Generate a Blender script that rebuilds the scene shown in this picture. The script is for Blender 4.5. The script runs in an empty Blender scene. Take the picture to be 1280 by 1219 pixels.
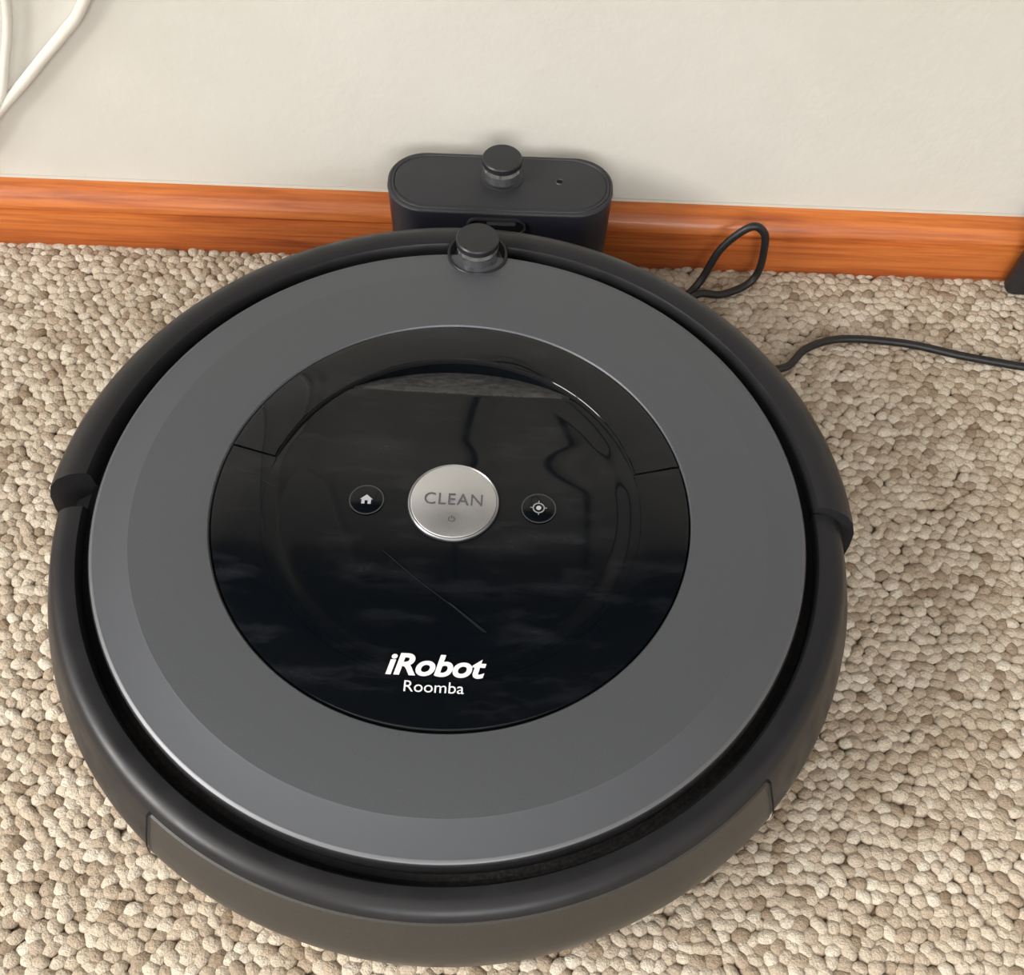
import bpy, bmesh, math, random
import numpy as np
from mathutils import Matrix, Vector
random.seed(4); rng=np.random.default_rng(7)
S=bpy.context.scene
S.view_settings.view_transform='Standard'; S.view_settings.look='None'
def link(o,parent=None):
    S.collection.objects.link(o)
    if parent is not None: o.parent=parent
    return o
def empty(name,loc=(0,0,0)):
    e=bpy.data.objects.new(name,None); e.location=loc; e.empty_display_size=.05; link(e); return e
def meshobj(name,verts,faces,mat,parent=None,smooth=True,angle=None):
    me=bpy.data.meshes.new(name); me.from_pydata([tuple(map(float,v)) for v in verts],[],faces); me.update()
    if smooth:
        me.shade_smooth()
        if angle: me.set_sharp_from_angle(angle=math.radians(angle))
    o=bpy.data.objects.new(name,me); me.materials.append(mat); return link(o,parent)
# ---------- materials
def mat(name,col,rough=.5,metal=0,spec=.5,coat=0):
    m=bpy.data.materials.new(name); m.use_nodes=True; b=m.node_tree.nodes['Principled BSDF']
    b.inputs['Base Color'].default_value=(*col,1); b.inputs['Roughness'].default_value=rough
    b.inputs['Metallic'].default_value=metal; b.inputs['Specular IOR Level'].default_value=spec
    b.inputs['Coat Weight'].default_value=coat
    return m,m.node_tree,b
def tc(nt,scale=(1,1,1),rot=(0,0,0)):
    t=nt.nodes.new('ShaderNodeTexCoord'); mp=nt.nodes.new('ShaderNodeMapping'); nt.links.new(t.outputs['Object'],mp.inputs[0])
    mp.inputs['Scale'].default_value=scale; mp.inputs['Rotation'].default_value=rot; return mp.outputs[0]
def noise(nt,vec,scale,detail=3,rough=.5,dist=0):
    n=nt.nodes.new('ShaderNodeTexNoise'); n.inputs['Scale'].default_value=scale; n.inputs['Detail'].default_value=detail
    n.inputs['Roughness'].default_value=rough; n.inputs['Distortion'].default_value=dist
    if vec is not None: nt.links.new(vec,n.inputs['Vector'])
    return n.outputs['Fac']
def ramp(nt,fac,stops):
    r=nt.nodes.new('ShaderNodeValToRGB'); nt.links.new(fac,r.inputs[0]); e=r.color_ramp.elements
    while len(e)<len(stops): e.new(.5)
    for k,(p,c) in zip(e,stops):
        k.position=p; k.color=(*c,1) if len(c)==3 else c
    return r.outputs[0]
def g(v): return (v,v,v)
def mixc(nt,fac,a,b_,mode='MIX'):
    mk=nt.nodes.new('ShaderNodeMix'); mk.data_type='RGBA'; mk.blend_type=mode
    for s,v in ((0,fac),(6,a),(7,b_)):
        if hasattr(v,'links'): nt.links.new(v,mk.inputs[s])
        elif s==0: mk.inputs[0].default_value=v
        else: mk.inputs[s].default_value=(*v,1)
    return mk.outputs[2]
def bump(nt,b,h,strength,dist):
    n=nt.nodes.new('ShaderNodeBump'); n.inputs['Strength'].default_value=strength; n.inputs['Distance'].default_value=dist
    nt.links.new(h,n.inputs['Height']); nt.links.new(n.outputs[0],b.inputs['Normal'])

M_face,nt,b=mat('graphite_paint',(.09,.096,.108),.46,.5,.5)
f=noise(nt,tc(nt),3500,2); nt.links.new(ramp(nt,f,[(.3,(.080,.085,.095)),(.7,(.110,.117,.130))]),b.inputs['Base Color'])
M_face2,nt,b=mat('graphite_paint_rim',(.098,.104,.117),.48,.5,.5)
M_edge,_,_=mat('graphite_edge',(.13,.135,.145),.45,.6)
M_bez,_,_=mat('bezel_metal',(.30,.305,.32),.3,.8)
M_ring,nt,b=mat('satin_black_plastic',(.011,.011,.013),.40,0,.33)
f=noise(nt,tc(nt),90,4); nt.links.new(ramp(nt,f,[(.35,g(.34)),(.75,g(.48))]),b.inputs['Roughness'])
f=noise(nt,tc(nt),900,5,.75); c=ramp(nt,f,[(.60,(.012,.012,.014)),(.78,(.045,.044,.042))])
f3=noise(nt,tc(nt),14,3,.6); nt.links.new(mixc(nt,ramp(nt,f3,[(.5,g(0)),(.75,g(1))]),(.012,.012,.014),c),b.inputs['Base Color'])
M_side,nt,b=mat('side_plastic',(.032,.029,.026),.40,0,.45)
f=noise(nt,tc(nt),700,5,.7); nt.links.new(ramp(nt,f,[(.5,(.030,.028,.025)),(.8,(.048,.044,.039))]),b.inputs['Base Color'])
M_dark,_,_=mat('matte_black',(.004,.004,.005),.7,0,.15)
M_gdust,nt,b=mat('dusty_groove',(.010,.010,.010),.8,0,.15)
f=noise(nt,tc(nt),700,5,.7); f3=noise(nt,tc(nt),9,2,.5)
nt.links.new(mixc(nt,ramp(nt,f3,[(.45,g(0)),(.65,g(.8))]),(.004,.004,.005),ramp(nt,f,[(.45,(.008,.008,.008)),(.75,(.045,.042,.038))])),b.inputs['Base Color'])
M_gloss,nt,b=mat('gloss_black',(.0025,.0030,.004),.05,0,.34)
f=noise(nt,tc(nt),2600,1)
smear=noise(nt,tc(nt,(18,70,1),(0,0,math.radians(38))),1.3,5,.65)
smc=mixc(nt,ramp(nt,smear,[(.52,g(0)),(.85,g(1))]),(.0024,.0034,.0048),(.016,.017,.020))
nt.links.new(mixc(nt,ramp(nt,f,[(.76,g(0)),(.81,g(1))]),smc,(.035,.035,.036)),b.inputs['Base Color'])
f=noise(nt,tc(nt),45,5,.65); nt.links.new(ramp(nt,f,[(.35,g(.03)),(.55,g(.06)),(.78,g(.16))]),b.inputs['Roughness'])
M_dust,nt,b=mat('dusty_black',(.02,.02,.021),.4,0,.4)
f=noise(nt,tc(nt,(1,2,1)),260,5,.7); nt.links.new(ramp(nt,f,[(.36,(.020,.021,.023)),(.74,(.095,.093,.09))]),b.inputs['Base Color'])
M_silver,nt,b=mat('brushed_silver',(.58,.585,.60),.33,.85)
f=noise(nt,tc(nt,(1,1,1)),900,2); bump(nt,b,f,.12,.0003)
b.inputs['Anisotropic'].default_value=.5
M_white,_,_=mat('white_print',(.68,.69,.70),.5)
M_scr,_,_=mat('scratch_haze',(.012,.0135,.016),.35,0,.4)
M_grey,_,_=mat('grey_print',(.22,.23,.24),.5)
M_ico,_,_=mat('icon_print',(.36,.37,.40),.5)
M_dgrey,_,_=mat('dark_grey_line',(.035,.037,.04),.4)
M_txt,_,_=mat('button_print',(.07,.07,.08),.5)
M_lens,nt,b=mat('ir_lens',(.12,.125,.135),.05,.5,1.0,1.0)
M_cap,_,_=mat('sensor_cap',(.015,.016,.019),.38,0,.4)
M_dock,nt,b=mat('dock_plastic',(.022,.023,.027),.5,0,.38)
f=noise(nt,tc(nt),1500,2); bump(nt,b,f,.15,.0002)
f=noise(nt,tc(nt),600,5,.75); nt.links.new(ramp(nt,f,[(.6,(.022,.023,.027)),(.8,(.06,.06,.06))]),b.inputs['Base Color'])
M_dockf,_,_=mat('dock_front_plastic',(.012,.012,.019),.34,0,.5)
M_cord,_,_=mat('black_rubber',(.009,.009,.010),.45,0,.45)
M_wcord,_,_=mat('white_pvc',(.72,.70,.64),.4,0,.5)
M_caulk,_,_=mat('paint_line',(.52,.47,.40),.6,0,.4)

# ---------- lathe
def lathe(name,prof,mat_,parent,a0=0,a1=360,seg=None,caps=False,c=(0,0),skew=0,angle=35,rref=.15):
    full=(a1-a0)>=359.99
    seg=seg or max(12,int((a1-a0)/1.25)); n=seg if full else seg+1; V=[];F=[]
    for i in range(n):
        for (r,z) in prof:
            f=i/seg
            base=a0+(a1-a0)*f
            sk=skew*(r-rref)
            base+= sk*(2*f-1) if not full else 0
            a=math.radians(base)
            V.append((c[0]+r*math.cos(a),c[1]+r*math.sin(a),z))
    m=len(prof)
    for i in range(n if full else n-1):
        j=(i+1)%n
        for k in range(m-1):
            F.append((i*m+k,j*m+k,j*m+k+1,i*m+k+1)[::-1])
    if caps and not full:
        F.append(tuple(range(m))); F.append(tuple(range((n-1)*m,n*m))[::-1])
    o=meshobj(name,V,F,mat_,parent,True,angle)
    bm=bmesh.new(); bm.from_mesh(o.data); bmesh.ops.remove_doubles(bm,verts=bm.verts,dist=1e-7); bmesh.ops.recalc_face_normals(bm,faces=bm.faces); bm.to_mesh(o.data); bm.free()
    return o
# =============== ROBOT VACUUM
R=empty('robot_vacuum')
rear=[(.1495,.072),(.1497,.0812),(.1506,.0828),(.1545,.0834),(.1577,.0830),(.1602,.0814),(.1621,.0782),(.1643,.0730),(.1672,.066),(.1698,.0590),(.1708,.0540),(.1706,.046),(.1692,.030),(.1664,.014),(.1630,.007),(.1570,.004)]
lathe('rear_shell',rear,M_ring,R,180+2.6,360-2.6+5.4,seg=240,caps=False,skew=-70,rref=.16)
binp=[(.1610,.0790),(.1627,.0785),(.1648,.0733),(.1677,.0664),(.1703,.0593),(.1713,.0540),(.1711,.046),(.1697,.030),(.1669,.014),(.1636,.0068),(.159,.0055)]
lathe('dust_bin',binp,M_side,R,-127,-41,seg=120,caps=True)
lathe('bin_seam',[(.1597,.0806),(.1611,.0797),(.1617,.0788)],M_dark,R,-128,-40,seg=120)
for a in (-127.25,-40.75):
    lathe('side_seam',[(r+.0006,z+.0003) for r,z in binp],M_dark,R,a-.18,a+.18,seg=4)
bum=[(.1500,.074),(.1502,.0848),(.1512,.0866),(.1540,.0877),(.1580,.0876),(.1626,.0860),(.1662,.0823),(.1686,.0758),(.1697,.067),(.1700,.058),(.1700,.030),(.1688,.016),(.165,.011),(.150,.011)]
lathe('bumper',bum,M_ring,R,3.6-.9,180-3.0+.9,seg=240,caps=True,skew=120,rref=.16)
lathe('bumper_gap_floor',[(.1655,.010),(.1655,.050),(.160,.070),(.150,.074)],M_dark,R,0,360,seg=180)
lathe('top_groove',[(.1440,.0760),(.1470,.0752),(.1510,.0775)],M_gdust,R,seg=240)
lathe('underside',[(.0001,.006),(.160,.006),(.163,.008)],M_dark,R,seg=120)
lathe('faceplate',[(.0972,.0835),(.0972,.0878),(.0977,.0885),(.1050,.0886),(.1285,.0886)],M_face,R,seg=256,angle=25)
lathe('faceplate_rim',[(.1285,.0886),(.1290,.08850),(.1425,.0873)],M_face2,R,seg=256,angle=25)
lathe('faceplate_edge',[(.1425,.0872),(.1438,.0867),(.1445,.0857),(.1447,.0838),(.1447,.074)],M_ring,R,seg=256,angle=60)
lathe('faceplate_edge_line',[(.1424,.08735),(.1433,.0871),(.1438,.0867)],M_edge,R,seg=256,angle=60)
lathe('disc_seam',[(.0960,.0850),(.0975,.0850)],M_dark,R,seg=200)
def sm(a,b,x):
    t=np.clip((x-a)/(b-a),0,1); return t*t*(3-2*t)
RA=.0772
def polar(name,r0,r1,nr,a0,a1,na,hf,mat_,mask=None):
    rs=np.linspace(r0,r1,nr); full=a1-a0>359.9
    th=np.radians(np.linspace(a0,a1,na,endpoint=not full))
    V=[];F=[]
    for t_ in th:
        for r in rs: V.append((r*math.cos(t_),r*math.sin(t_),hf(r*math.cos(t_),r*math.sin(t_),r)))
    n=len(th)
    for i in range(n if full else n-1):
        j=(i+1)%n
        for k in range(nr-1): F.append((i*nr+k,i*nr+k+1,j*nr+k+1,j*nr+k))
    return meshobj(name,V,F,mat_,R)
def hpanel(x,y,r):
    z=.0885-.0013*float(sm(.010,.035,y))-.0004*float(1-sm(.066,.075,r))
    if y>.0595: z-=(y-.0595)*.40
    return z
p=polar('panel',.0002,RA-.0003,110,0,360,360,hpanel,M_gloss)
p.data.materials.append(M_dust)
for pl in p.data.polygons:
    if pl.center.y>.0600: pl.material_index=1
A=15.2
lathe('panel_rim',[(RA-.0004,.0885),(.0950,.0885),(.0962,.0882),(.0966,.0873),(.0966,.083)],M_gloss,R,180-A+.25,360+A-.25,seg=220)
lathe('handle',[(RA-.0002,.0760),(RA,.0878),(RA+.0008,.0887),(.0950,.0888),(.0962,.0884),(.0966,.0873),(.0966,.083)],M_gloss,R,A+.25,180-A-.25,seg=180,caps=True,angle=40)
lathe('handle_edge',[(RA-.0006,.0868),(RA-.0003,.0882),(RA+.0003,.0886)],M_dark,R,A,180-A,seg=150)
lathe('panel_under',[(.070,.0735),(.0966,.0800)],M_dark,R,seg=90)
def sensor(parent,cx,cy,z0,z1,r):
    lathe('sensor_lens',[(r*.95,z0),(r*.97,z1-.0055),(r*.90,z1-.0040),(r*.90,z1-.0018)],M_lens,parent,c=(cx,cy),seg=64,angle=20)
    lathe('sensor_foot',[(r*1.06,z0),(r*1.06,z0+.0008),(r*.94,z0+.0014)],M_cap,parent,c=(cx,cy),seg=64)
    lathe('sensor_cap',[(r*.93,z1-.0034),(r,z1-.0030),(r,z1-.0006),(r*.95,z1),(.0001,z1+.0002)],M_cap,parent,c=(cx,cy),seg=64)
lathe('sensor_seat',[(.0142,.0835),(.0142,.0883),(.0138,.0888),(.0130,.0886),(.0116,.0850),(.0001,.0850)],M_ring,R,c=(.002,.1435),seg=72)
sensor(R,.002,.1435,.0850,.0975,.0100)
BY=.002
lathe('button_gap',[(.0001,.0888),(.0186,.0888),(.0190,.0884)],M_dark,R,c=(0.0005,BY),seg=96)
lathe('button_bezel',[(.0186,.0886),(.0184,.0893),(.0179,.0896),(.0175,.0893)],M_bez,R,c=(0.0005,BY),seg=96)
lathe('clean_button',[(.0174,.0886),(.0174,.0895),(.0169,.0898),(.0001,.0896)],M_silver,R,c=(0.0005,BY),seg=96)
def text(name,s,w,cx,cy,z,m_,shear=0,off=0,h=None,space=1):
    c=bpy.data.curves.new(name,'FONT'); c.body=s; c.size=.01; c.shear=shear; c.offset=off; c.extrude=.00003; c.resolution_u=6; c.space_character=space
    o=bpy.data.objects.new(name,c); S.collection.objects.link(o); bpy.context.view_layer.update()
    me=bpy.data.meshes.new_from_object(o.evaluated_get(bpy.context.evaluated_depsgraph_get())); bpy.data.objects.remove(o)
    co=np.array([v.co[:] for v in me.vertices]); mn=co.min(0);mx=co.max(0)
    sx=w/(mx[0]-mn[0]); sy=(h/(mx[1]-mn[1])) if h else sx
    for v in me.vertices:
        v.co=((v.co.x-(mn[0]+mx[0])/2)*sx+cx,(v.co.y-(mn[1]+mx[1])/2)*sy+cy,z+v.co.z)
    me.name=name; me.materials.clear(); me.materials.append(m_)
    ob=bpy.data.objects.new(name,me); return link(ob,R)
text('button_label','CLEAN',.0236,.0005,.0028,.08985,M_txt,h=.0056,space=1.08)
text('logo_label','iRobot',.0372,-.0008,-.0708,.08865,M_white,shear=.22,off=.00030,h=.0090,space=.98)
text('model_label','Roomba',.0222,-.0010,-.0795,.08865,M_white,h=.0044)
def ring(name,cx,cy,z,r0,r1,m_,a0=0,a1=360):
    return lathe(name,[(r0,z),(r0,z+.0001),(r1,z+.0001),(r1,z)],m_,R,a0,a1,seg=48,c=(cx,cy))
def poly(name,pts,z,m_):
    return meshobj(name,[(x,y,z) for x,y in pts],[tuple(range(len(pts)))],m_,R,False)
ring('power_icon',.0003,-.0068,.0898,.0011,.00135,M_txt,120,420)
poly('power_icon_bar',[(.0002,-.0066),(.0005,-.0066),(.0005,-.0050),(.0002,-.0050)],.0899,M_txt)
def hair(pts,w,z=.0886):
    for (x0,y0),(x1,y1) in zip(pts[:-1],pts[1:]):
        d=math.hypot(x1-x0,y1-y0); nx_,ny_=-(y1-y0)/d*w,(x1-x0)/d*w
        poly('scratch',[(x0-nx_,y0-ny_),(x1-nx_,y1-ny_),(x1+nx_,y1+ny_),(x0+nx_,y0+ny_)],z,M_scr)
hair([(-.026,-.022),(-.012,-.034),(.004,-.046),(.016,-.056)],.00013)
hair([(.002,-.044),(.017,-.056)],.00018)
hair([(-.078,.008),(-.072,.005)],.00016); hair([(-.090,.012),(-.079,.011)],.00013)
for cx,nm in ((-.0348,'home_button'),(.0352,'spot_button')):
    lathe(nm,[(.0001,.0888),(.0062,.0888),(.0066,.08865)],M_gloss,R,c=(cx,.0012),seg=48)
    ring(nm+'_rim',cx,.0012,.08862,.0066,.0071,M_dgrey)
cx=-.0348;cy=.0010;k=.00088
poly('home_icon_l',[(cx-2.2*k,cy-2.3*k),(cx-.7*k,cy-2.3*k),(cx-.7*k,cy-.4*k),(cx+.7*k,cy-.4*k),(cx+.7*k,cy-2.3*k),(cx+2.2*k,cy-2.3*k),(cx+2.2*k,cy+.3*k),(cx-2.2*k,cy+.3*k)],.0890,M_ico)
poly('home_icon_roof',[(cx-3*k,cy+.2*k),(cx+3*k,cy+.2*k),(cx,cy+2.8*k)],.0890,M_ico)
cx=.0352
ring('spot_icon_ring',cx,.0012,.0889,.0020,.0025,M_grey); ring('spot_icon_dot',cx,.0012,.0889,.0001,.0010,M_ico)
for a in range(4):
    ca,sa=math.cos(a*math.pi/2),math.sin(a*math.pi/2)
    poly('spot_icon_tick',[(cx+ca*u-sa*v,.0012+sa*u+ca*v) for u,v in ((.0022,-.0002),(.0034,-.0002),(.0034,.0002),(.0022,.0002))],.0891,M_grey)
for sx in (-1,1):
    V=[];F=[]
    n=40
    for i in range(n):
        a=2*math.pi*i/n
        for x in (-.009,.009): V.append((sx*.118+x,.0+.030*math.cos(a),.0325+.030*math.sin(a)))
    for i in range(n):
        j=(i+1)%n; F.append((2*i,2*j,2*j+1,2*i+1))
    F.append(tuple(range(0,2*n,2))); F.append(tuple(range(1,2*n,2))[::-1])
    meshobj('wheel_%s'%('l' if sx<0 else 'r'),V,F,M_dark,R,True,30)
# =============== DOCK
D=empty('charging_dock',(.010,.2090,0)); D.rotation_euler=(0,0,.022)
def sgn(v): return (v>0)-(v<0)
def outline(hw,hd,rad,n=14,bulge=.0):
    pts=[]
    for (sx,sy,a0) in ((1,1,0),(-1,1,90),(-1,-1,180),(1,-1,270)):
        for i in range(n+1):
            a=math.radians(a0+90*i/n); pts.append([sx*(hw-rad)+rad*math.cos(a),sy*(hd-rad)+rad*math.sin(a)])
    out=[]
    for i in range(len(pts)):
        p0=pts[i];p1=pts[(i+1)%len(pts)]; L=math.dist(p0,p1); m_=max(1,int(L/.006))
        for k in range(m_): out.append((p0[0]+(p1[0]-p0[0])*k/m_,p0[1]+(p1[1]-p0[1])*k/m_))
    return [(x,y-(bulge*(1-(x/hw)**2) if y<0 else 0)) for x,y in out]
def loft(name,sections,mat_,parent,capb=True,capt=True,angle=35):
    V=[];F=[]
    base=outline(.058,.0215,.0195,bulge=0)
    N=len(base)
    for hw,hd,z,bl in sections:
        for x,y in base:
            X=x+sgn(x)*(hw-.058)*min(1,abs(x)/.040); Y=y*(hd/.0215)-(bl*(1-(x/.058)**2) if y<0 else 0)
            V.append((X,Y,z))
    for s in range(len(sections)-1):
        for i in range(N):
            j=(i+1)%N; F.append((s*N+i,s*N+j,(s+1)*N+j,(s+1)*N+i))
    if capb: F.append(tuple(range(N))[::-1])
    if capt: F.append(tuple(range((len(sections)-1)*N,len(sections)*N)))
    return meshobj(name,V,F,mat_,parent,True,angle)
loft('tower',[(.0575,.0208,.0,.001),(.0578,.0210,.050,.001),(.0580,.0213,.066,.001),(.0580,.0213,.0730,.001),(.0575,.0209,.0745,.001),(.0565,.0200,.0750,.001)],M_dockf,D)
loft('top_lip',[(.0566,.0202,.0749,.001),(.0562,.0198,.0756,.001),(.0551,.0188,.0757,.001),(.0547,.0184,.0751,.001)],M_dock,D,False,False,50)
loft('top_plate',[(.0548,.0186,.0745,.001),(.0546,.0184,.0753,.001),(.0535,.0174,.0757,.001)],M_dock,D,True,True,50)
loft('tower_upper_band',[(.0582,.0215,.0735,.001),(.0583,.0216,.0742,.001),(.0577,.0210,.0750,.001),(.0566,.0202,.0753,.001)],M_dock,D,False,False,50)
sensor(D,.0006,.0042,.0755,.0870,.0102)
lathe('sensor_seat',[(.0116,.0752),(.0114,.0763),(.0104,.0764),(.0098,.0757)],M_dock,D,c=(.0006,.0042),seg=64)
lathe('indicator',[(.0001,.0760),(.0012,.0760),(.0016,.0757)],M_dark,D,c=(.0305,.0015),seg=24)
lathe('indicator_rim',[(.0016,.0758),(.0018,.0762),(.0023,.0757)],M_dgrey,D,c=(.0305,.0015),seg=24)
def capsule(hw,hh,n=10):
    P=[]
    for s,a0 in ((1,-90),(-1,90)):
        for i in range(n+1):
            a=math.radians(a0+180*i/n); P.append((s*(hw-hh)+hh*math.cos(a),hh*math.sin(a)))
    return P
def slot(name,hw,hh,y0,y1,cx,cz,m_,inner=None):
    P=capsule(hw,hh); N=len(P)
    if inner:
        Q=capsule(*inner); V=[(cx+x,y0,cz+z) for x,z in P]+[(cx+x,y1,cz+z) for x,z in P]+[(cx+x,y1,cz+z) for x,z in Q]+[(cx+x,y0,cz+z) for x,z in Q]
        F=[]
        for s in range(3):
            for i in range(N):
                j=(i+1)%N; F.append((s*N+i,s*N+j,(s+1)*N+j,(s+1)*N+i))
    else:
        V=[(cx+x,y1,cz+z) for x,z in P]; F=[tuple(range(N))]
    return meshobj(name,V,F,m_,D,False)
slot('ir_window',.0142,.0038,0,-.02255,-.0015,.0672,M_dark)
slot('ir_window_bezel',.0152,.0048,-.0215,-.0236,-.0015,.0672,M_dock,inner=(.0142,.0038))
slot('ir_window_lens',.0075,.0012,0,-.0229,.001,.0690,M_lens)
V=[];F=[]
bx=[(-.066,.0195),(-.066,-.012),(-.052,-.0335),(.052,-.0335),(.066,-.012),(.066,.0195)]
for z,s in ((0,1),(.006,1),(.0085,.95)):
    for x,y in bx: V.append((x*s,y*s if y<0 else y,z))
for s in range(2):
    for i in range(6):
        j=(i+1)%6; F.append((s*6+i,s*6+j,(s+1)*6+j,(s+1)*6+i))
F.append(tuple(range(6))[::-1]);F.append(tuple(range(12,18)))
meshobj('base_foot',V,F,M_dockf,D,True,30)
# =============== CORDS
def cord(name,pts,rad,m_,parent=None,res=10):
    c=bpy.data.curves.new(name,'CURVE'); c.dimensions='3D'; c.bevel_depth=rad; c.bevel_resolution=5; c.use_fill_caps=True
    s=c.splines.new('NURBS'); s.points.add(len(pts)-1); s.order_u=4; s.use_endpoint_u=True; s.resolution_u=res
    for i,p_ in enumerate(pts): s.points[i].co=(*p_,1)
    o=bpy.data.objects.new(name,c); S.collection.objects.link(o); bpy.context.view_layer.update()
    me=bpy.data.meshes.new_from_object(o.evaluated_get(bpy.context.evaluated_depsgraph_get())); bpy.data.objects.remove(o)
    me.name=name; me.materials.clear(); me.materials.append(m_); me.shade_smooth()
    return link(bpy.data.objects.new(name,me),parent)
def catmull(P,n=8):
    P=[np.array(q,float) for q in P]; P=[2*P[0]-P[1]]+P+[2*P[-1]-P[-2]]; out=[]
    for i in range(1,len(P)-2):
        for k in range(n):
            t=k/n; out.append(tuple(.5*((2*P[i])+(-P[i-1]+P[i+1])*t+(2*P[i-1]-5*P[i]+4*P[i+1]-P[i+2])*t*t+(-P[i-1]+3*P[i]-3*P[i+1]+P[i+2])*t**3)))
    out.append(tuple(P[-2])); return out
cz=.0050
cord('power_cord',catmull([(.074,.213,.012),(.092,.206,cz),(.112,.203,cz),(.126,.2155,.008),(.1350,.2215,.029),(.1480,.2225,.0440),(.1565,.2225,.0405),(.1594,.2220,.0290),(.1600,.2215,.014),(.1545,.218,.0065),(.1400,.2110,cz),(.125,.207,cz+.003),(.115,.195,cz),(.128,.175,cz),(.150,.158,cz),(.172,.158,cz),(.186,.1730,cz),(.207,.1815,cz),(.243,.1805,cz),(.274,.1735,cz),(.309,.1675,cz),(.36,.160,cz),(.45,.17,cz)]),.0022,M_cord)
cord('white_cable',catmull([(-.30,.236,.050),(-.275,.2365,.062),(-.255,.2368,.080),(-.236,.237,.096),(-.219,.2375,.111),(-.204,.238,.124),(-.190,.238,.138),(-.165,.237,.175),(-.14,.235,.25),(-.13,.234,.40),(-.12,.234,.61)]),.0026,M_wcord)
cord('white_cable',catmull([(-.30,.2355,.045),(-.272,.2355,.062),(-.2500,.2360,.088),(-.2385,.2365,.109),(-.2260,.2365,.136),(-.215,.236,.18),(-.20,.235,.28),(-.19,.234,.61)]),.0022,M_wcord)
cord('unseen_reflection_cable',catmull([(.10,.238,.61),(.085,.236,.42),(.05,.232,.30),(.02,.230,.255),(-.005,.232,.30),(-.02,.236,.42),(-.03,.238,.61)]),.0024,M_cord)  # hanging cable above the view, added for its reflection in the glossy panel
# =============== ROOM
YW=.2454; SL=.01933
def carpet():
    x0,x1,y0,y1=-.60,.64,-.46,.262
    px,py=.0060,.0048
    pts=[]
    j=0;y=y0
    while y<y1:
        off=(j%2)*px*.5
        x=x0
        while x<x1:
            pts.append((x+off,y)); x+=px
        y+=py;j+=1
    P=np.array(pts); P+=rng.normal(0,.00050,P.shape)
    P[:,0]+=.0012*np.sin(P[:,1]*95+1.3*np.sin(P[:,0]*23)); P[:,1]+=.0010*np.sin(P[:,0]*80+1.7*np.sin(P[:,1]*31))
    P=P[P[:,1]<.2315+SL*P[:,0]+.0025]
    bm=bmesh.new(); bmesh.ops.create_icosphere(bm,subdivisions=2,radius=1); bm.verts.ensure_lookup_table()
    v=np.array([q.co[:] for q in bm.verts]); f=np.array([[q.index for q in fc.verts] for fc in bm.faces]); bm.free()
    n=len(P)
    a=rng.normal(0,.3,n)+rng.choice([0.1,.8,-.6],n); sx=.0044*rng.uniform(.86,1.2,n); sy=.0034*rng.uniform(.88,1.12,n); sz=.0027*rng.uniform(.9,1.1,n)
    L=v[None]*np.stack([sx,sy,sz],1)[:,None,:]
    lean=rng.normal(0,.25,(n,2)); L[:,:,0]+=lean[:,None,0]*L[:,:,2]; L[:,:,1]+=lean[:,None,1]*L[:,:,2]
    ca,sa=np.cos(a)[:,None],np.sin(a)[:,None]
    X=L[:,:,0]*ca-L[:,:,1]*sa+P[:,None,0]; Y=L[:,:,0]*sa+L[:,:,1]*ca+P[:,None,1]; Z=L[:,:,2]+(-.0002+rng.normal(0,.00038,n))[:,None]
    co=np.stack([X,Y,Z],2).reshape(-1,3)
    fa=(f[None]+(np.arange(n)*len(v))[:,None,None]).reshape(-1,3)
    base=np.array([[-1.9,-2.75,-.0010],[1.9,-2.75,-.0010],[1.9,.30,-.0010],[-1.9,.30,-.0010]])
    nv=len(co); co=np.vstack([co,base])
    me=bpy.data.meshes.new('floor')
    me.vertices.add(len(co)); me.vertices.foreach_set('co',co.astype(np.float32).ravel())
    nl=len(fa)*3+4; me.loops.add(nl); me.loops.foreach_set('vertex_index',np.concatenate([fa.ravel(),np.array([nv,nv+1,nv+2,nv+3])]).astype(np.int32))
    npol=len(fa)+1; me.polygons.add(npol); me.polygons.foreach_set('loop_start',np.concatenate([np.arange(len(fa))*3,[len(fa)*3]]).astype(np.int32))
    me.update(calc_edges=True); me.validate()
    me.shade_smooth()
    at=me.attributes.new('tone','FLOAT','POINT'); tone=np.repeat(np.clip(rng.beta(3.0,1.9,n),0,1),len(v)); tone=np.concatenate([tone,[.6]*4]); at.data.foreach_set('value',tone.astype(np.float32))
    return me
m,nt,b=mat('berber_carpet',(.5,.45,.38),.95,0,.1)
at=nt.nodes.new('ShaderNodeAttribute'); at.attribute_name='tone'
c1=ramp(nt,at.outputs['Fac'],[(.12,(.29,.225,.162)),(.42,(.455,.38,.30)),(.7,(.575,.505,.415)),(1,(.68,.625,.54))])
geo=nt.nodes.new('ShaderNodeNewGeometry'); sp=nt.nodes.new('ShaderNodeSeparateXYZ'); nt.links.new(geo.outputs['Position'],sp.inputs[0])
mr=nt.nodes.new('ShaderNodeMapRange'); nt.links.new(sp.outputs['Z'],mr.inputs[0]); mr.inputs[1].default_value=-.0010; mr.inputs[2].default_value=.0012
base_c=mixc(nt,mr.outputs[0],(.25,.185,.13),c1)  # crevice shade put into the colour, browner low between the loops
n1=noise(nt,tc(nt),1100,3,.6); c2=mixc(nt,.6,base_c,ramp(nt,n1,[(.35,(.66,.60,.53)),(.6,g(1.0))]),'MULTIPLY')
n2=noise(nt,tc(nt),16,4,.6); c3=mixc(nt,.8,c2,ramp(nt,n2,[(.35,(.86,.82,.77)),(.62,g(1.0))]),'MULTIPLY')
nt.links.new(c3,b.inputs['Base Color'])
bump(nt,b,noise(nt,tc(nt),650,3,.65),.8,.0016)
me=carpet(); me.materials.append(m); link(bpy.data.objects.new('floor',me))
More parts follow.
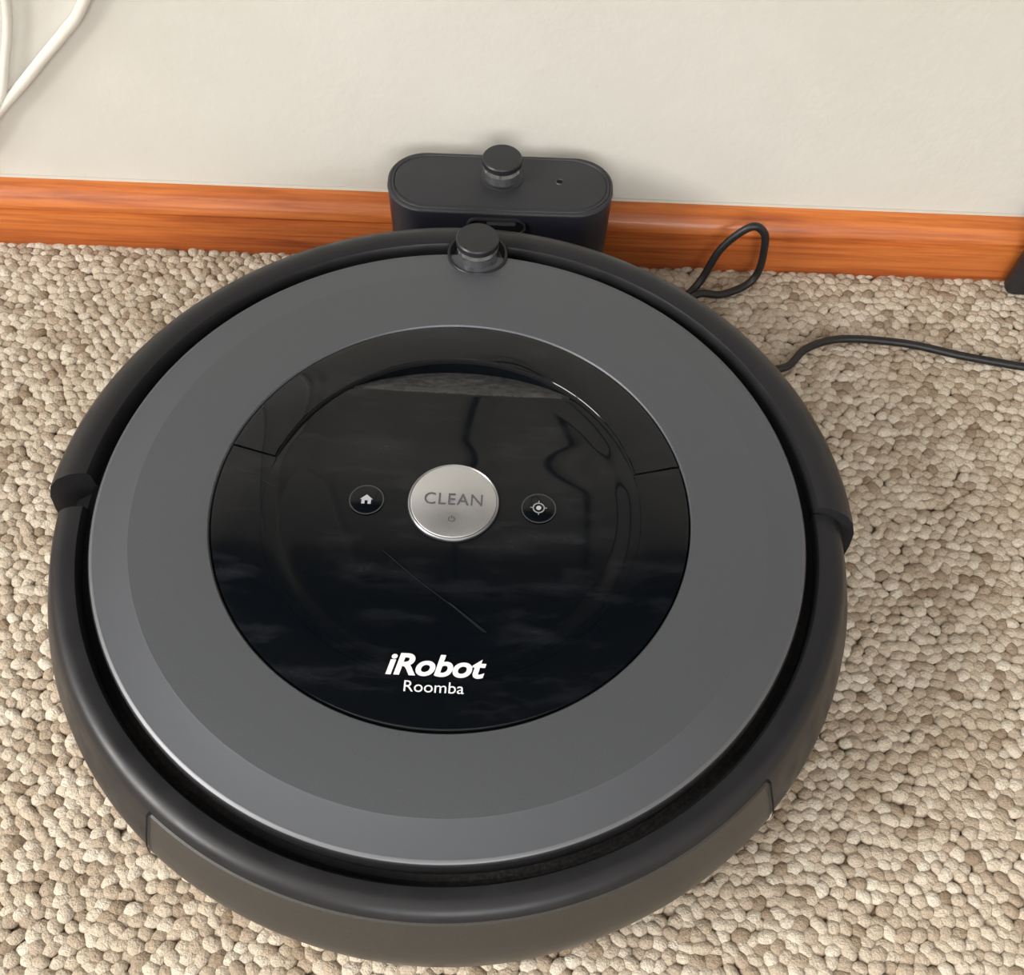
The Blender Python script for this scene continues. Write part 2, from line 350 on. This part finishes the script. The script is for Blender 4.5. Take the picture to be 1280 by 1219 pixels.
def box(name,lo,hi,mat_,parent=None):
    x0,y0,z0=lo;x1,y1,z1=hi
    V=[(x0,y0,z0),(x1,y0,z0),(x1,y1,z0),(x0,y1,z0),(x0,y0,z1),(x1,y0,z1),(x1,y1,z1),(x0,y1,z1)]
    F=[(3,2,1,0),(4,5,6,7),(0,1,5,4),(1,2,6,5),(2,3,7,6),(3,0,4,7)]
    return meshobj(name,V,F,mat_,parent,False)
M_wall,nt,b=mat('wall_paint',(.60,.585,.545),.75,0,.3)
f=noise(nt,tc(nt),7,5,.6); c=ramp(nt,f,[(.3,(.585,.567,.515)),(.7,(.640,.622,.572))])
f2=noise(nt,tc(nt),55,6,.7)
nt.links.new(mixc(nt,ramp(nt,f2,[(.68,g(0)),(.82,g(.6))]),c,(.40,.36,.30)),b.inputs['Base Color'])
f=noise(nt,tc(nt),120,5,.6); bump(nt,b,f,.22,.0014)
M_wall2,_,_=mat('room_paint',(.50,.48,.45),.8)
M_ceil,_,_=mat('ceiling_paint',(.6,.6,.58),.8)
def wy(x): return YW+SL*x
X0,X1=-1.9,1.9
V=[(X0,wy(X0),-.004),(X1,wy(X1),-.004),(X1,wy(X1),2.4),(X0,wy(X0),2.4),(X0,wy(X0)+.1,-.004),(X1,wy(X1)+.1,-.004),(X1,wy(X1)+.1,2.4),(X0,wy(X0)+.1,2.4)]
wall=meshobj('wall_back',V,[(0,1,2,3),(5,4,7,6),(0,3,7,4),(1,5,6,2),(3,2,6,7),(0,4,5,1)],M_wall,None,False)
prof=[(.0140,-.004),(.0140,.0215),(.0136,.0234),(.0114,.0241),(.0112,.0257),(.0130,.0262),(.0128,.0279),(.0105,.0320),(.0060,.0360),(.0020,.0376),(0,.0378),(0,-.004)]
N=len(prof); V=[];F=[]; nx=40
for i in range(nx+1):
    x=X0+.002+(X1-X0-.004)*i/nx
    for d,z in prof: V.append((x,wy(x)-d,z))
for i in range(nx):
    for k in range(N-1): F.append((i*N+k,(i+1)*N+k,(i+1)*N+k+1,i*N+k+1))
M_wood,nt,b=mat('stained_pine',(.6,.2,.04),.42,0,.45,.12)
f1=noise(nt,tc(nt,(1.6,22,30)),5,6,.6,.6); f2=noise(nt,tc(nt,(.5,1,1)),9,3); f4=noise(nt,tc(nt,(3,60,160)),4,4,.6,.3)
c=ramp(nt,f1,[(.28,(.32,.075,.018)),(.45,(.50,.140,.030)),(.62,(.60,.190,.042)),(.8,(.44,.115,.024))])
c=mixc(nt,.6,c,ramp(nt,f4,[(.38,(.62,.5,.42)),(.55,g(1))]),'MULTIPLY')
c=mixc(nt,.5,c,ramp(nt,f2,[(.35,(.68,.55,.5)),(.6,g(1))]),'MULTIPLY')
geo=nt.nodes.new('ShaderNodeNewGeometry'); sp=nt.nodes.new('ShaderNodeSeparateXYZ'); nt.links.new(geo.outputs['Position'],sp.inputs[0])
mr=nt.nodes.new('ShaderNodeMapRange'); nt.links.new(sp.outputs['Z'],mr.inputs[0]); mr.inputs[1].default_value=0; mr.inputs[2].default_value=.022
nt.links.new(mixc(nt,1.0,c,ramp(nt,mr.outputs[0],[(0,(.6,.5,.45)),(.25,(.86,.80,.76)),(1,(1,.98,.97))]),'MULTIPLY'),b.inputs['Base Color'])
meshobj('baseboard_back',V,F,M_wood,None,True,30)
V=[];F=[]
for i in range(nx+1):
    x=X0+.002+(X1-X0-.004)*i/nx
    for d,z in ((.0016,.0377),(.0014,.0382),(.0002,.0386)): V.append((x,wy(x)-d,z))
for i in range(nx):
    for k in range(2): F.append((i*3+k,(i+1)*3+k,(i+1)*3+k+1,i*3+k+1))
meshobj('trim_1',V,F,M_caulk,None,True)
def wall_x(name,x,t,win):
    y0,y1,z0,z1=win; e=empty(name)
    a,b_=sorted((x,x+t))
    box('pier_1',(a,-2.7,-.004),(b_,y0,2.4),M_wall2,e); box('pier_2',(a,y1,-.004),(b_,.21,2.4),M_wall2,e)
    box('sill_part',(a,y0,-.004),(b_,y1,z0),M_wall2,e); box('lintel_part',(a,y0,z1),(b_,y1,2.4),M_wall2,e)
wall_x('wall_left',-1.9,-.1,(-1.6,-.2,.85,2.05))
box('wall_right',(1.9,-2.7,-.004),(2.0,.28,2.4),M_wall2)
e=empty('wall_front')
box('pier_1',(-2.0,-2.8,-.004),(-.6,-2.7,2.4),M_wall2,e);box('pier_2',(1.1,-2.8,-.004),(2.0,-2.7,2.4),M_wall2,e)
box('sill_part',(-.6,-2.8,-.004),(1.1,-2.7,.9),M_wall2,e);box('lintel_part',(-.6,-2.8,2.05),(1.1,-2.7,2.4),M_wall2,e)
box('ceiling',(-2.0,-2.8,2.4),(2.0,.39,2.5),M_ceil)
M_frame,_,_=mat('window_frame_paint',(.75,.75,.73),.4)
w=empty('window_1')
for lo,hi in (((-1.96,-1.6,.85),(-1.92,-1.55,2.05)),((-1.96,-.25,.85),(-1.92,-.2,2.05)),((-1.96,-.92,.85),(-1.92,-.88,2.05)),((-1.96,-1.55,.85),(-1.92,-.25,.90)),((-1.96,-1.55,2.0),(-1.92,-.25,2.05))): box('frame_bar',lo,hi,M_frame,w)
w=empty('window_2')
for lo,hi in (((-.6,-2.77,.9),(-.55,-2.73,2.05)),((1.05,-2.77,.9),(1.1,-2.73,2.05)),((.23,-2.77,.9),(.27,-2.73,2.05)),((-.55,-2.77,.9),(1.05,-2.73,.95)),((-.55,-2.77,2.0),(1.05,-2.73,2.05))): box('frame_bar',lo,hi,M_frame,w)
def area(name,loc,rot,sx,sy,e_,col):
    l=bpy.data.lights.new(name,'AREA'); l.shape='RECTANGLE'; l.size=sx; l.size_y=sy; l.energy=e_; l.color=col
    o=bpy.data.objects.new(name,l); o.location=loc; o.rotation_euler=rot; link(o)
area('daylight_left',(-1.975,-.9,1.45),(math.radians(90),0,math.radians(-90)),1.4,1.2,140,(1,.97,.92))
area('daylight_front',(.25,-2.79,1.47),(math.radians(90),0,0),1.7,1.15,72,(.99,.98,.98))
W_=bpy.data.worlds.new('w'); S.world=W_; W_.use_nodes=True; W_.node_tree.nodes['Background'].inputs[0].default_value=(.8,.9,1,1); W_.node_tree.nodes['Background'].inputs[1].default_value=.6
M_ad,_,_=mat('adapter_plastic',(.015,.015,.018),.4)
def rbox(name,lo,hi,bev,m_,parent=None):
    o=box(name,lo,hi,m_,parent); bm=bmesh.new(); bm.from_mesh(o.data); bmesh.ops.bevel(bm,geom=bm.edges[:],offset=bev,segments=4,affect='EDGES',profile=.5); bm.to_mesh(o.data); bm.free(); o.data.shade_smooth(); return o
a=empty('power_adapter'); rbox('body',(.3085,.2235,.002),(.372,.2360,.057),.005,M_ad,a); rbox('plug_neck',(.368,.226,.014),(.384,.234,.026),.003,M_ad,a)
M_tab,nt,b=mat('dark_walnut',(.03,.014,.008),.45,0,.4)
f=noise(nt,tc(nt,(1.5,18,18)),5,5,.6,.5); nt.links.new(ramp(nt,f,[(.3,(.020,.010,.007)),(.7,(.055,.022,.012))]),b.inputs['Base Color'])
T=empty('unseen_reflection_table'); rbox('top',(-.80,-.10,.61),(.80,.222,.635),.004,M_tab,T)  # unseen dark table, added to give the glossy lid something dark to reflect
rbox('back_rail',(-.76,.195,.54),(.76,.215,.612),.003,M_tab,T)
for x in (-.775,.735):
    for y in (-.085,.175): rbox('leg',(x,y,0),(x+.04,y+.04,.612),.003,M_tab,T)
# =============== CAMERA
Rm=Matrix(((0.99872,-0.05035,-0.00534),(0.04233,0.88809,-0.45772),(0.02779,0.4569,0.88908)))
cd=bpy.data.cameras.new('camera'); cd.sensor_fit='HORIZONTAL'; cd.sensor_width=36; cd.lens=1214.62/1280*36; cd.shift_y=156.1/1280; cd.clip_start=.01
co=bpy.data.objects.new('camera',cd); link(co); co.matrix_world=Matrix.Translation((.02439,-.21755,.4201))@Rm.to_4x4(); S.camera=co
